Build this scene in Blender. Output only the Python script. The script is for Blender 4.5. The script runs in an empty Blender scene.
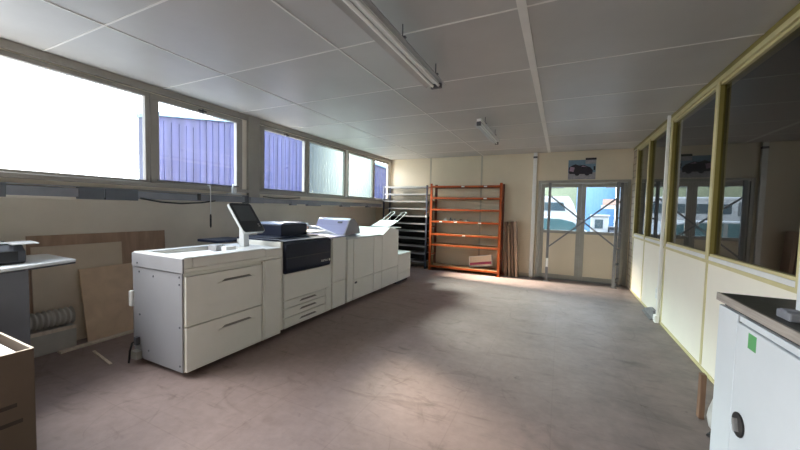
import bpy, bmesh, math, random
from mathutils import Vector, Matrix
random.seed(7)
S = bpy.context.scene
COL = S.collection
PI = math.pi

# ------------------------------------------------------------------ materials
def new_mat(name):
    m = bpy.data.materials.new(name); m.use_nodes = True
    nt = m.node_tree; nt.nodes.clear()
    out = nt.nodes.new('ShaderNodeOutputMaterial')
    return m, nt, out
def N(nt, t, **kw):
    n = nt.nodes.new(t)
    for k, v in kw.items():
        if k in n.inputs: n.inputs[k].default_value = v
        else: setattr(n, k, v)
    return n
def c4(c): return (c[0], c[1], c[2], 1.0)
def mat(name, col, rough=.5, metal=0.0, var=.12, scale=6.0, bump=0.0, stretch=(1,1,1), spec=.5, bscale=None):
    m, nt, out = new_mat(name)
    b = N(nt, 'ShaderNodeBsdfPrincipled', Roughness=rough, Metallic=metal)
    b.inputs['Specular IOR Level'].default_value = spec
    tc = N(nt, 'ShaderNodeTexCoord'); mp = N(nt, 'ShaderNodeMapping')
    mp.inputs['Scale'].default_value = stretch
    nt.links.new(tc.outputs['Object'], mp.inputs['Vector'])
    nz = N(nt, 'ShaderNodeTexNoise', Scale=scale, Detail=5.0, Roughness=.6)
    nt.links.new(mp.outputs['Vector'], nz.inputs['Vector'])
    rp = N(nt, 'ShaderNodeValToRGB')
    rp.color_ramp.elements[0].position = .3; rp.color_ramp.elements[1].position = .7
    rp.color_ramp.elements[0].color = c4([x*(1-var) for x in col])
    rp.color_ramp.elements[1].color = c4([min(1, x*(1+var*.6)) for x in col])
    nt.links.new(nz.outputs['Fac'], rp.inputs['Fac'])
    nt.links.new(rp.outputs['Color'], b.inputs['Base Color'])
    if bump:
        bp = N(nt, 'ShaderNodeBump', Strength=bump, Distance=.01)
        n2 = N(nt, 'ShaderNodeTexNoise', Scale=bscale or scale*6, Detail=4.0)
        nt.links.new(mp.outputs['Vector'], n2.inputs['Vector'])
        nt.links.new(n2.outputs['Fac'], bp.inputs['Height'])
        nt.links.new(bp.outputs['Normal'], b.inputs['Normal'])
    nt.links.new(b.outputs['BSDF'], out.inputs['Surface'])
    return m
def wood(name, col, dark, scale=3.0, stretch=(1,1,14), rough=.6):
    m, nt, out = new_mat(name)
    b = N(nt, 'ShaderNodeBsdfPrincipled', Roughness=rough)
    tc = N(nt, 'ShaderNodeTexCoord'); mp = N(nt, 'ShaderNodeMapping')
    mp.inputs['Scale'].default_value = stretch
    nt.links.new(tc.outputs['Object'], mp.inputs['Vector'])
    nz = N(nt, 'ShaderNodeTexNoise', Scale=scale, Detail=6.0, Distortion=.6)
    nt.links.new(mp.outputs['Vector'], nz.inputs['Vector'])
    rp = N(nt, 'ShaderNodeValToRGB')
    rp.color_ramp.elements[0].position = .32; rp.color_ramp.elements[1].position = .72
    rp.color_ramp.elements[0].color = c4(dark); rp.color_ramp.elements[1].color = c4(col)
    nt.links.new(nz.outputs['Fac'], rp.inputs['Fac'])
    nt.links.new(rp.outputs['Color'], b.inputs['Base Color'])
    nt.links.new(b.outputs['BSDF'], out.inputs['Surface'])
    return m
def glass_mat(name, tint, refl=1.0, ior=1.5, rough=0.0):
    m, nt, out = new_mat(name)
    tr = N(nt, 'ShaderNodeBsdfTransparent'); tr.inputs['Color'].default_value = c4(tint)
    gl = N(nt, 'ShaderNodeBsdfGlossy', Roughness=rough); gl.inputs['Color'].default_value = (refl,)*3+(1,)
    fr = N(nt, 'ShaderNodeFresnel', IOR=ior)
    geo = N(nt, 'ShaderNodeNewGeometry')
    # same reflectance seen from either face of the thin pane
    ml = N(nt, 'ShaderNodeMath', operation='MULTIPLY_ADD'); ml.inputs[1].default_value = (1/ior - ior); ml.inputs[2].default_value = ior
    nt.links.new(geo.outputs['Backfacing'], ml.inputs[0]); nt.links.new(ml.outputs[0], fr.inputs['IOR'])
    mx = N(nt, 'ShaderNodeMixShader')
    nt.links.new(fr.outputs[0], mx.inputs[0]); nt.links.new(tr.outputs[0], mx.inputs[1]); nt.links.new(gl.outputs[0], mx.inputs[2])
    nt.links.new(mx.outputs[0], out.inputs['Surface'])
    return m
def frosted_mat(name, tint, clear=.25, flutes=True, scat=.55):
    m, nt, out = new_mat(name)
    tl = N(nt, 'ShaderNodeBsdfTranslucent'); tl.inputs['Color'].default_value = c4([t*scat for t in tint])
    tr = N(nt, 'ShaderNodeBsdfTransparent'); tr.inputs['Color'].default_value = c4([min(1, t*1.05) for t in tint])
    gl = N(nt, 'ShaderNodeBsdfGlossy', Roughness=.25)
    mx = N(nt, 'ShaderNodeMixShader'); mx.inputs[0].default_value = clear
    tc = N(nt, 'ShaderNodeTexCoord')
    if flutes:
        wv = N(nt, 'ShaderNodeTexWave', Scale=9.0, Distortion=.4); wv.bands_direction = 'Y'
        nt.links.new(tc.outputs['Object'], wv.inputs['Vector'])
        mr = N(nt, 'ShaderNodeMapRange'); mr.inputs['To Min'].default_value = clear*.75; mr.inputs['To Max'].default_value = clear*1.25
        nt.links.new(wv.outputs['Fac'], mr.inputs['Value']); nt.links.new(mr.outputs[0], mx.inputs[0])
    nt.links.new(tl.outputs[0], mx.inputs[1]); nt.links.new(tr.outputs[0], mx.inputs[2])
    m2 = N(nt, 'ShaderNodeMixShader'); m2.inputs[0].default_value = .06
    nt.links.new(mx.outputs[0], m2.inputs[1]); nt.links.new(gl.outputs[0], m2.inputs[2])
    nt.links.new(m2.outputs[0], out.inputs['Surface'])
    return m
def floor_mat():
    m, nt, out = new_mat('worn_pinkish_floor')
    L = nt.links.new
    b = N(nt, 'ShaderNodeBsdfPrincipled'); b.inputs['Specular IOR Level'].default_value = .4
    tc = N(nt, 'ShaderNodeTexCoord')
    def noise(scale, detail=5, stretch=(1,1,1), rot=0, dist=0, loc=(0,0,0)):
        mp = N(nt, 'ShaderNodeMapping'); mp.inputs['Scale'].default_value = stretch; mp.inputs['Rotation'].default_value = (0,0,rot); mp.inputs['Location'].default_value = loc
        L(tc.outputs['Object'], mp.inputs['Vector'])
        n = N(nt, 'ShaderNodeTexNoise', Scale=scale, Detail=detail, Roughness=.62, Distortion=dist)
        L(mp.outputs['Vector'], n.inputs['Vector']); return n.outputs['Fac']
    def ramp(fac, a, bb, ca, cb):
        r = N(nt, 'ShaderNodeValToRGB'); r.color_ramp.elements[0].position = a; r.color_ramp.elements[1].position = bb
        r.color_ramp.elements[0].color = c4(ca); r.color_ramp.elements[1].color = c4(cb); L(fac, r.inputs['Fac']); return r.outputs['Color']
    def mix(fac, a, bb, mode='MIX'):
        x = N(nt, 'ShaderNodeMix', data_type='RGBA', blend_type=mode)
        if isinstance(fac, float): x.inputs[0].default_value = fac
        else: L(fac, x.inputs[0])
        L(a, x.inputs[6]); L(bb, x.inputs[7]) if not isinstance(bb, tuple) else setattr(x.inputs[7], 'default_value', c4(bb))
        return x.outputs[2]
    base = ramp(noise(1.1), .3, .7, (.255,.190,.176), (.335,.254,.234))
    # greyer, dirtier traffic lane towards the partition side
    sp = N(nt, 'ShaderNodeSeparateXYZ'); L(tc.outputs['Object'], sp.inputs[0])
    mr = N(nt, 'ShaderNodeMapRange'); mr.inputs['From Min'].default_value = -1.5; mr.inputs['From Max'].default_value = 1.0
    nz = N(nt, 'ShaderNodeMath', operation='MULTIPLY_ADD'); L(noise(.9, 3), nz.inputs[0]); nz.inputs[1].default_value = 2.0
    L(sp.outputs['X'], nz.inputs[2])
    ad = N(nt, 'ShaderNodeMath', operation='SUBTRACT'); L(nz.outputs[0], ad.inputs[0]); ad.inputs[1].default_value = 1.0
    L(ad.outputs[0], mr.inputs['Value'])
    grey = ramp(noise(2.6), .3, .7, (.14,.115,.109), (.235,.190,.176))
    c = mix(mr.outputs[0], base, grey)
    # fine mottling
    c = mix(.5, c, ramp(noise(14), .35, .65, (.80,.80,.80), (1.06,1.06,1.06)), 'MULTIPLY')
    # scuffs, in two directions
    for (rot, st, loc, th, sc, dk) in ((.5, (.8,3,1), (3,1,0), .58, 1.5, .72), (-.9, (.8,2.2,1), (7,2,0), .61, 2.3, .66), (1.3, (.6,3.4,1), (1,9,0), .61, 1.2, .76), (.2, (1,1,1), (5,5,0), .60, 3.4, .76)):
        s = ramp(noise(sc, 9, st, rot, 1.3, loc), th, th+.10, (1,1,1), (dk,dk*.98,dk*.97))
        c = mix(.85, c, s, 'MULTIPLY')
    # thin curved drag marks
    for (sc, loc, w) in ((.55, (2,3,0), .006), (.8, (8,1,0), .005)):
        nn = noise(sc, 1.5, (1,1,1), 0, .6, loc)
        a_ = N(nt, 'ShaderNodeMath', operation='SUBTRACT'); L(nn, a_.inputs[0]); a_.inputs[1].default_value = .53
        b_ = N(nt, 'ShaderNodeMath', operation='ABSOLUTE'); L(a_.outputs[0], b_.inputs[0])
        line = ramp(b_.outputs[0], 0.0, w, (.80,.785,.78), (1,1,1))
        brk = ramp(noise(2.2, 4, loc=(loc[1],loc[0],2)), .50, .58, (0,0,0), (.8,.8,.8))
        x = N(nt, 'ShaderNodeMix', data_type='RGBA', blend_type='MULTIPLY'); L(brk, x.inputs[0]); L(c, x.inputs[6]); L(line, x.inputs[7]); c = x.outputs[2]
    s = ramp(noise(5.5, 4, loc=(4,4,0)), .70, .74, (1,1,1), (.5,.48,.47)); c = mix(.7, c, s, 'MULTIPLY')
    # large square slabs, hairline joints
    br = N(nt, 'ShaderNodeTexBrick', Scale=1.0); br.offset = 0
    br.inputs['Brick Width'].default_value = .6; br.inputs['Row Height'].default_value = .6
    br.inputs['Mortar Size'].default_value = .004; br.inputs['Color1'].default_value = (1,1,1,1); br.inputs['Color2'].default_value = (.96,.96,.96,1); br.inputs['Mortar'].default_value = (.84,.83,.82,1)
    L(tc.outputs['Object'], br.inputs['Vector'])
    c = mix(.55, c, br.outputs['Color'], 'MULTIPLY')
    L(c, b.inputs['Base Color'])
    rr = N(nt, 'ShaderNodeMapRange'); rr.inputs['To Min'].default_value = .38; rr.inputs['To Max'].default_value = .62; L(noise(3.0), rr.inputs['Value'])
    L(rr.outputs[0], b.inputs['Roughness'])
    bp = N(nt, 'ShaderNodeBump', Strength=.12, Distance=.01); L(noise(20), bp.inputs['Height']); L(bp.outputs[0], b.inputs['Normal'])
    L(b.outputs[0], out.inputs['Surface'])
    return m
def corrugated_mat():
    m, nt, out = new_mat('lilac_corrugated_cladding')
    L = nt.links.new
    b = N(nt, 'ShaderNodeBsdfPrincipled', Roughness=.6)
    tc = N(nt, 'ShaderNodeTexCoord')
    wv = N(nt, 'ShaderNodeTexWave', Scale=1.1, Distortion=.0); wv.bands_direction = 'Y'
    L(tc.outputs['Object'], wv.inputs['Vector'])
    mp = N(nt, 'ShaderNodeMapping'); mp.inputs['Scale'].default_value = (.2, 5, .35); L(tc.outputs['Object'], mp.inputs['Vector'])
    nz = N(nt, 'ShaderNodeTexNoise', Scale=1.4, Detail=4.0); L(mp.outputs[0], nz.inputs['Vector'])
    r = N(nt, 'ShaderNodeValToRGB'); r.color_ramp.elements[0].position = .38; r.color_ramp.elements[1].position = .68
    r.color_ramp.elements[0].color = (.030,.033,.10,1); r.color_ramp.elements[1].color = (.057,.061,.148,1)
    L(nz.outputs['Fac'], r.inputs['Fac'])
    x = N(nt, 'ShaderNodeMix', data_type='RGBA', blend_type='MULTIPLY'); x.inputs[0].default_value = .35
    L(r.outputs[0], x.inputs[6]); L(wv.outputs['Color'], x.inputs[7])
    L(x.outputs[2], b.inputs['Base Color']); L(b.outputs[0], out.inputs['Surface'])
    return m
def brick_mat():
    m, nt, out = new_mat('painted_blockwork')
    b = N(nt, 'ShaderNodeBsdfPrincipled', Roughness=.7)
    tc = N(nt, 'ShaderNodeTexCoord'); sp = N(nt, 'ShaderNodeSeparateXYZ'); cb = N(nt, 'ShaderNodeCombineXYZ')
    nt.links.new(tc.outputs['Object'], sp.inputs[0]); nt.links.new(sp.outputs['Y'], cb.inputs['X']); nt.links.new(sp.outputs['Z'], cb.inputs['Y'])
    br = N(nt, 'ShaderNodeTexBrick', Scale=1.0)
    br.inputs['Brick Width'].default_value = .4; br.inputs['Row Height'].default_value = .125; br.inputs['Mortar Size'].default_value = .012
    br.inputs['Color1'].default_value = (.42,.37,.29,1); br.inputs['Color2'].default_value = (.38,.335,.26,1); br.inputs['Mortar'].default_value = (.25,.22,.17,1)
    nt.links.new(cb.outputs[0], br.inputs['Vector']); nt.links.new(br.outputs['Color'], b.inputs['Base Color'])
    nt.links.new(b.outputs[0], out.inputs['Surface'])
    return m

M = dict(
 floor=floor_mat(), facade=corrugated_mat(), block=brick_mat(),
 ceiling=mat('ceiling_panel', (.46,.455,.45), .38, var=.06, scale=2, spec=.28, bump=.05, bscale=60),
 joint=mat('ceiling_joint', (.76,.75,.73), .5, var=.05),
 wall_left=mat('beige_plaster', (.80,.74,.65), .75, var=.10, scale=1.6, bump=.08),
 wall_back=mat('cream_panel', (.74,.65,.50), .6, var=.06, scale=1.2),
 batten=mat('cream_batten', (.53,.48,.385), .6, var=.06),
 cream=mat('cream_lower_panel', (.86,.83,.73), .45, var=.04, scale=1.5),
 yellow=mat('yellow_wood_with_shade', (.24,.195,.045), .4, var=.15, scale=5, stretch=(1,1,1)),  # yellow wood darkened to paint in the shade on the post sides
 yellow_pale=mat('pale_yellow_paint', (.60,.54,.29), .45, var=.1),
 sill=mat('pale_grey_sill', (.72,.73,.74), .5, var=.05),
 frame=mat('grey_beige_window_frame', (.30,.28,.25), .5, var=.08, scale=4),
 white=mat('white_paint', (.85,.85,.83), .45, var=.04),
 white_cool=mat('cool_white_enamel', (.62,.67,.71), .38, var=.04, scale=3),
 alum=mat('dull_aluminium', (.36,.35,.31), .45, .35, var=.08),
 galv=mat('galvanised_steel', (.22,.22,.23), .55, .3, var=.2, scale=12),
 trunk=mat('grey_trunking', (.22,.23,.26), .55, var=.2, scale=5),
 trunk_dark=mat('dark_grey_fitting', (.10,.11,.13), .55, var=.15),
 beige=mat('light_grey_machine_plastic', (.82,.815,.765), .5, var=.03, scale=4),
 greyend=mat('machine_grey_with_shade', (.29,.29,.31), .45, var=.04, scale=4),  # grey for machine ends, darkened to put the end face's shade into colour
 beige_top=mat('white_machine_top', (.66,.68,.68), .42, var=.03),
 shade=mat('handle_shade', (.20,.195,.18), .6, var=.1),
 bagwhite=mat('crumpled_film', (.50,.50,.49), .45, var=.25, scale=18),
 seam=mat('dark_seam', (.06,.06,.058), .7, var=.1),
 navy=mat('navy_machine_plastic', (.010,.014,.034), .45, var=.1, spec=.3),
 navy_top=mat('blue_grey_scanner_lid', (.20,.23,.36), .4, var=.06),
 lilac=mat('lilac_lit_cover', (.36,.365,.56), .45, var=.03),  # pale cover with the windows' bluish light put into its colour
 black=mat('black_plastic', (.012,.012,.014), .35, var=.1),
 screen=mat('dark_display_glass', (.03,.035,.042), .12, var=.1),
 screen2=mat('display_active_area', (.07,.08,.09), .15, var=.1),
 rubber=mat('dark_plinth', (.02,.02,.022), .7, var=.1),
 orange=mat('orange_painted_steel', (.38,.075,.014), .5, var=.25, scale=7, spec=.25),
 orange_shaded=mat('shaded_orange_steel', (.14,.035,.012), .6, var=.25, scale=7),  # the rack's orange, darkened to paint in the shade at its rear
 deck=wood('chipboard_deck', (.55,.38,.22), (.38,.25,.14), 4, (8,1,1)),
 steelshelf=mat('grey_steel_shelf', (.34,.34,.345), .4, .3, var=.1),
 darkpost=mat('dark_blue_grey_post', (.055,.065,.10), .5, .2, var=.12),
 hardboard=wood('brown_hardboard', (.50,.34,.24), (.37,.25,.175), 2, (1,8,1.5)),
 tanboard=mat('tan_board', (.72,.61,.48), .7, var=.08, scale=3),
 plywood=wood('plywood_sheet', (.80,.60,.42), (.68,.50,.34), 2.5, (1,3,3)),
 plank=wood('dark_plank', (.24,.14,.085), (.14,.08,.05), 3, (8,8,1)),
 plank2=wood('pale_plank', (.36,.235,.15), (.26,.165,.105), 3, (8,8,1)),
 lath=wood('pale_lath', (.80,.70,.58), (.62,.53,.43), 3, (6,6,1)),
 cardboard=mat('brown_cardboard', (.135,.098,.072), .8, var=.08, scale=5),
 cardprint=mat('cardboard_print', (.05,.037,.03), .8, var=.1),
 paper=mat('white_paper', (.84,.84,.82), .7, var=.04),
 tabletop=mat('white_laminate', (.92,.96,1.0), .3, var=.03),
 bluegrey=mat('blue_grey_panel', (.19,.20,.235), .55, var=.06),
 charcoal=mat('charcoal_plastic', (.075,.08,.095), .4, var=.1),
 duct=mat('ribbed_duct_plastic', (.50,.475,.43), .5, var=.12),
 counter=mat('dark_speckled_counter', (.035,.038,.036), .45, var=.5, scale=40, spec=.25),
 counteredge=wood('grey_wood_edge', (.42,.38,.34), (.26,.235,.21), 4, (6,1,20)),
 green=mat('green_sticker', (.10,.36,.13), .5, var=.05),
 steel=mat('brushed_steel', (.6,.6,.6), .3, .8, var=.1),
 tube=mat('fluorescent_tube', (.88,.88,.88), .25, var=.02),
 reflector=mat('grey_reflector', (.44,.44,.45), .32, .5, var=.06),
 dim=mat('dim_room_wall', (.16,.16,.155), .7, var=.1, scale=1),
 asphalt=mat('pale_yard_paving', (.38,.37,.35), .85, var=.15, scale=2),
 carwhite=mat('white_car_paint', (.30,.31,.31), .25, var=.02),
 carglass=mat('dark_car_glass', (.03,.05,.06), .08, var=.05),
 outwhite=mat('outdoor_white_paint', (.33,.33,.32), .5, var=.06),
 cartint=mat('teal_windscreen', (.07,.15,.17), .1, var=.1),
 skyblue=mat('sky_blue_cladding', (.10,.21,.36), .5, var=.06),
 paleblue=mat('pale_blue_render', (.19,.29,.36), .6, var=.06),
 palegreen=mat('pale_green_render', (.20,.22,.13), .7, var=.08),
 pink=mat('magenta_stripe', (.42,.05,.12), .5, var=.08),
 red=mat('red_brick_band', (.28,.17,.13), .7, var=.1),
 pglass=glass_mat('clear_glass', (.93,.95,.95), .9, 1.5),
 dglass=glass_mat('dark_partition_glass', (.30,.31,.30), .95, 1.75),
 frost_white=frosted_mat('fluted_frosted_glass', (.93,.96,.97), .45, True, .08),
 frost_cyan=frosted_mat('pale_cyan_frosted_glass', (.60,.85,.95), .14, False, .020),
 psky=mat('poster_sky', (.17,.27,.36), .4, var=.25, scale=14),
 pground=mat('poster_ground', (.34,.33,.36), .4, var=.25, scale=20),
 pdark=mat('poster_dark_shape', (.022,.018,.03), .4, var=.4, scale=30),
 ppink=mat('poster_pinkish_shape', (.42,.28,.38), .4, var=.3, scale=30),
)

# ------------------------------------------------------------------ mesh builder
class MB:
    def __init__(s): s.v = []; s.f = []; s.mi = []; s.sm = []; s.m = 0
    def _add(s, vs, fs, smooth=False):
        o = len(s.v); s.v += [tuple(x) for x in vs]
        for f in fs: s.f.append(tuple(o+i for i in f)); s.mi.append(s.m); s.sm.append(smooth)
        return s
    def use(s, i): s.m = i; return s
    def box(s, x0, x1, y0, y1, z0, z1):
        vs = [(x,y,z) for z in (z0,z1) for y in (y0,y1) for x in (x0,x1)]
        return s._add(vs, [(0,2,3,1),(4,5,7,6),(0,1,5,4),(2,6,7,3),(0,4,6,2),(1,3,7,5)])
    def obox(s, c, hx, hy, hz, mtx):   # oriented box
        vs = [Vector(c)+mtx@Vector((x*hx,y*hy,z*hz)) for z in (-1,1) for y in (-1,1) for x in (-1,1)]
        return s._add(vs, [(0,2,3,1),(4,5,7,6),(0,1,5,4),(2,6,7,3),(0,4,6,2),(1,3,7,5)])
    def bar(s, p0, p1, w, h, up=(0,0,1)):  # rectangular bar along p0->p1
        p0, p1 = Vector(p0), Vector(p1); d = (p1-p0); l = d.length; d.normalize()
        u = Vector(up)
        if abs(d.dot(u)) > .99: u = Vector((0,1,0))
        r = d.cross(u).normalized(); u = r.cross(d)
        m = Matrix((r, d, u)).transposed()
        return s.obox((p0+p1)/2, w/2, l/2, h/2, m)
    def quad(s, a, b, c, d): return s._add([a,b,c,d], [(0,1,2,3)])
    def prism(s, poly, axis, a0, a1):  # poly in the two other axes, cyclic order (y,z) / (x,z) / (x,y)
        def P(p, a):
            if axis == 0: return (a, p[0], p[1])
            if axis == 1: return (p[0], a, p[1])
            return (p[0], p[1], a)
        n = len(poly); vs = [P(p,a0) for p in poly]+[P(p,a1) for p in poly]
        fs = [tuple(range(n)), tuple(range(2*n-1, n-1, -1))]
        for i in range(n):
            j = (i+1) % n; fs.append((j, i, n+i, n+j))
        return s._add(vs, fs)
    def tube(s, pts, r, n=10, caps=True):
        pts = [Vector(p) for p in pts]; rings = []
        rr = r if isinstance(r, (list, tuple)) else [r]*len(pts)
        prev = None
        for i, p in enumerate(pts):
            d = (pts[min(i+1,len(pts)-1)]-pts[max(i-1,0)]).normalized()
            if prev is None:
                a = Vector((0,0,1)) if abs(d.z) < .9 else Vector((1,0,0))
                u = d.cross(a).normalized()
            else: u = (prev - d*prev.dot(d)).normalized()
            prev = u; w = d.cross(u)
            rings.append([p+(u*math.cos(2*PI*k/n)+w*math.sin(2*PI*k/n))*rr[i] for k in range(n)])
        vs = [q for r_ in rings for q in r_]; fs = []
        for i in range(len(pts)-1):
            for k in range(n):
                k2 = (k+1) % n; fs.append((i*n+k, i*n+k2, (i+1)*n+k2, (i+1)*n+k))
        s._add(vs, fs, True)
        if caps:
            s._add(rings[0], [tuple(range(n))[::-1]]); s._add(rings[-1], [tuple(range(n))])
        return s
    def cyl(s, p0, p1, r, n=16): return s.tube([p0, p1], r, n)
    def build(s, name, mats, parent=None, bevel=0.0, seg=2):
        off = Vector((0,0,0))
        q = parent
        while q is not None: off += q.location; q = q.parent
        me = bpy.data.meshes.new(name)
        me.from_pydata([Vector(v)-off for v in s.v], [], s.f)
        for m in (mats if isinstance(mats, (list,tuple)) else [mats]): me.materials.append(m)
        for p, i, sm in zip(me.polygons, s.mi, s.sm): p.material_index = i; p.use_smooth = sm
        bm = bmesh.new(); bm.from_mesh(me); bmesh.ops.recalc_face_normals(bm, faces=bm.faces[:]); bm.to_mesh(me); bm.free()
        o = bpy.data.objects.new(name, me); COL.objects.link(o)
        if parent is not None: o.parent = parent
        if bevel:
            b = o.modifiers.new('bevel', 'BEVEL'); b.width = bevel; b.segments = seg; b.limit_method = 'ANGLE'; b.angle_limit = math.radians(40)
        return o
def B(*a): return MB().box(*a)
def tag(o, label, cat, group=None, kind=None):
    o['label'] = label; o['category'] = cat
    if group: o['group'] = group
    if kind: o['kind'] = kind
    return o
def thing(name, label, cat, loc, group=None):
    o = bpy.data.objects.new(name, None); o.empty_display_size = .1; COL.objects.link(o); o.location = loc
    return tag(o, label, cat, group)
def struct(name, mb, m, parent=None, bevel=0):
    o = mb.build(name, m, parent, bevel)
    if parent is None: o['kind'] = 'structure'
    return o
def sroot(name, loc):
    o = bpy.data.objects.new(name, None); o.empty_display_size = .1; COL.objects.link(o); o.location = loc; o['kind'] = 'structure'
    return o
def solo(mb, name, m, label, cat, group=None, bevel=0, loc=None):
    """a thing that is one mesh; loc = its base point"""
    if loc is not None: mb.v = [tuple(Vector(v)-Vector(loc)) for v in mb.v]
    o = mb.build(name, m, None, bevel)
    if loc is not None: o.location = loc
    return tag(o, label, cat, group)

XL, XW, XR, YB, H = -4.07, -4.50, 1.237, 7.85, 2.70
Y0 = -3.0
# ------------------------------------------------------------------ room shell
struct('floor', B(XW-.1, XR+.12, Y0, YB+.12, -.1, 0), M['floor'])
ceil = struct('ceiling', B(XL-.045, XR+.12, Y0, YB+.12, H, H+.1), M['ceiling'])
for x, w in ((-3.03,.012), (-1.67,.014), (-.27,.055)):
    B(x-w/2, x+w/2, Y0, YB, H-.006, H+.01).build('joint_strip', M['joint'], ceil)
for y in (-1.9, -.85, .25, 1.30, 2.26, 3.24, 4.23, 5.22, 6.2, 7.15):
    B(XL, XR, y-.006, y+.006, H-.004, H+.01).build('joint_strip', M['joint'], ceil)
# left wall: windows band on a ledge, the lower wall set back
wl = MB()
wl.box(XW-.12, XW, Y0, YB+.1, 0, 1.46)
wl.box(XW, XL, Y0, YB+.1, 1.44, 1.46); wl.box(XL-.045, XL, Y0, YB+.1, 1.46, 1.60)
wl.box(XL-.045, XL, Y0, YB+.1, 1.60, 1.635)
wl.box(XL-.045, XL, Y0, YB+.1, 2.615, H)
wl.box(XL-.045, XL, 3.30, 3.60, 1.635, 2.615)
wl.box(XL-.045, XL, 7.74, YB+.1, 1.635, 2.615)
wl.box(XL-.045, XL, Y0, -2.8, 1.635, 2.615)
struct('wall_left', wl, M['wall_left'])
struct('trim_pier', B(XL-.02, XL+.05, 3.375, 3.565, 1.46, H), M['frame'], None, .006)
struct('trim_head', B(XL-.01, XL+.03, Y0, YB, 2.625, H-.001), M['frame'], None, .004)
struct('trim_sill', B(XL-.01, XL+.045, Y0, YB, 1.60, 1.645), M['frame'], None, .006)
def window(n, y0, y1, pane, fw=.045, opener=False, fmat='frame'):
    r = sroot('window_%d' % n, (XL, (y0+y1)/2, 1.635))
    z0, z1 = 1.636, 2.614
    f = MB()
    t = fw+.03 if opener else fw
    D = XL-.046
    f.box(D, XL+.012, y0, y1, z0, z0+fw*.8); f.box(D, XL+.012, y0, y1, z1-fw, z1)
    f.box(D, XL+.012, y0, y0+t, z0+fw*.8, z1-fw); f.box(D, XL+.012, y1-t, y1, z0+fw*.8, z1-fw)
    f.build('window_frame', M[fmat], r, .005)
    MB().quad((XL-.036, y0+t*.8, z0+fw*.6), (XL-.036, y1-t*.8, z0+fw*.6), (XL-.036, y1-t*.8, z1-fw*.8), (XL-.036, y0+t*.8, z1-fw*.8)).build('pane', M[pane], r)
    if opener:
        ym = (y0+y1)/2
        h = B(XL+.012, XL+.03, ym-.05, ym+.05, z1-.05, z1-.03); h.cyl((XL+.03, ym, z1-.075), (XL+.03, ym, z1-.02), .008)
        h.build('catch', M['black'], r, .002)
        B(XL+.012, XL+.02, y0+.06, y1-.06, z0+.036, z0+.05).build('drip_rail', M['trunk_dark'], r)
window(1, -.10, 2.125, 'frost_white')
window(2, 2.130, 3.295, 'pglass', .06, True)
window(3, 3.605, 4.64, 'pglass', .05, True)
window(4, 4.645, 5.80, 'frost_cyan')
window(5, 5.87, 6.955, 'frost_cyan')
window(6, 6.96, 7.735, 'pglass')
window(7, -2.79, -.105, 'frost_white')
struct('trim_mullion', B(XL-.046, XL+.02, 5.80, 5.87, 1.636, 2.614), M['white'])
# back wall with door opening
DX0, DX1, DH = -.455, 1.215, 2.10
wb = MB()
wb.box(XW-.1, DX0, YB, YB+.12, 0, 1.46); wb.box(XL-.045, DX0, YB, YB+.12, 1.46, H); wb.box(DX1, XR+.12, YB, YB+.12, 0, H); wb.box(DX0, DX1, YB, YB+.12, DH, H)
wb_o = struct('wall_back', wb, M['wall_back'])
for x in (-2.95, -1.69): B(x-.018, x+.018, YB-.008, YB+.01, 0, H).build('batten', M['batten'], wb_o)
struct('baseboard_back', B(XL, DX0, YB-.012, YB, 0, .07), M['batten'])
struct('wall_behind', B(XW-.1, XR+.12, Y0-.1, Y0, 0, H), M['wall_back'])
# right partition: cream panels below, glazing above
wr = MB(); wr.box(XR, XR+.12, Y0, 7.42, 0, 1.0); wr.box(XR, XR+.12, Y0, YB, 2.64, H)
struct('wall_right', wr, M['cream'])
struct('trim_corner', B(XR-.004, XR+.12, 7.42, YB, 0, 1.0).box(XR, XR+.12, 7.5, YB, 1.0, 2.64), M['block'])
posts = [7.46, 6.55, 5.36, 3.985, 2.66, 1.36, .05, -1.25, -2.55]
for i, y in enumerate(posts):
    po_ = struct('trim_post_%d' % (i+1), B(XR, XR+.045, y-.027, y+.027, 1.0, 2.64), M['yellow'])
    B(XR-.012, XR, y-.03, y+.03, 1.0, 2.64).build('front_face', M['yellow_pale'], po_, .003)  # the post's own front face; its sides carry the painted shade
    s_ = B(XR-.006, XR+.004, y-.02, y+.02, .04, 1.0)
    struct('trim_batten_%d' % (i+1), s_, M['yellow_pale'])
struct('trim_rail', B(XR-.014, XR+.12, Y0, 7.5, .992, 1.020), M['yellow_pale'])
struct('trim_ledge', B(XR-.004, XR+.12, Y0, 7.43, 1.020, 1.055), M['sill'])
struct('trim_top_rail', B(XR-.016, XR+.12, Y0, 7.5, 2.612, 2.652), M['yellow_pale'])
struct('trim_cornice', B(XR-.010, XR+.02, Y0, YB, 2.652, H-.001), M['yellow'])
struct('baseboard_right', B(XR-.012, XR, Y0, 7.42, 0, .03), M['yellow_pale'])
edges = posts + [Y0]
for i in range(len(edges)-1):
    ya, yb = edges[i+1]+.027, edges[i]-.027
    r = sroot('window_%d' % (8+i), (XR+.03, (ya+yb)/2, 1.075))
    f = MB(); f.box(XR+.004, XR+.045, ya, yb, 1.056, 1.078); f.box(XR+.004, XR+.045, ya, yb, 2.590, 2.611)
    f.build('glazing_bead', M['yellow_pale'], r)
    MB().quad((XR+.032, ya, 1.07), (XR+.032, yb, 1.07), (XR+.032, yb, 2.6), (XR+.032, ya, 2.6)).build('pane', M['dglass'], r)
# dim neighbouring room seen through the partition
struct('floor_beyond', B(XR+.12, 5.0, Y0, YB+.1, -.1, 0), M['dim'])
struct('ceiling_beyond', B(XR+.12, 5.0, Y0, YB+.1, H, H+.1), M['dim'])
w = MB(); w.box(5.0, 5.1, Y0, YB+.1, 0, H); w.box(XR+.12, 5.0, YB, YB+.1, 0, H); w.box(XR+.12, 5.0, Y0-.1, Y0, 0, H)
struct('wall_beyond', w, M['dim'])
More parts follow.
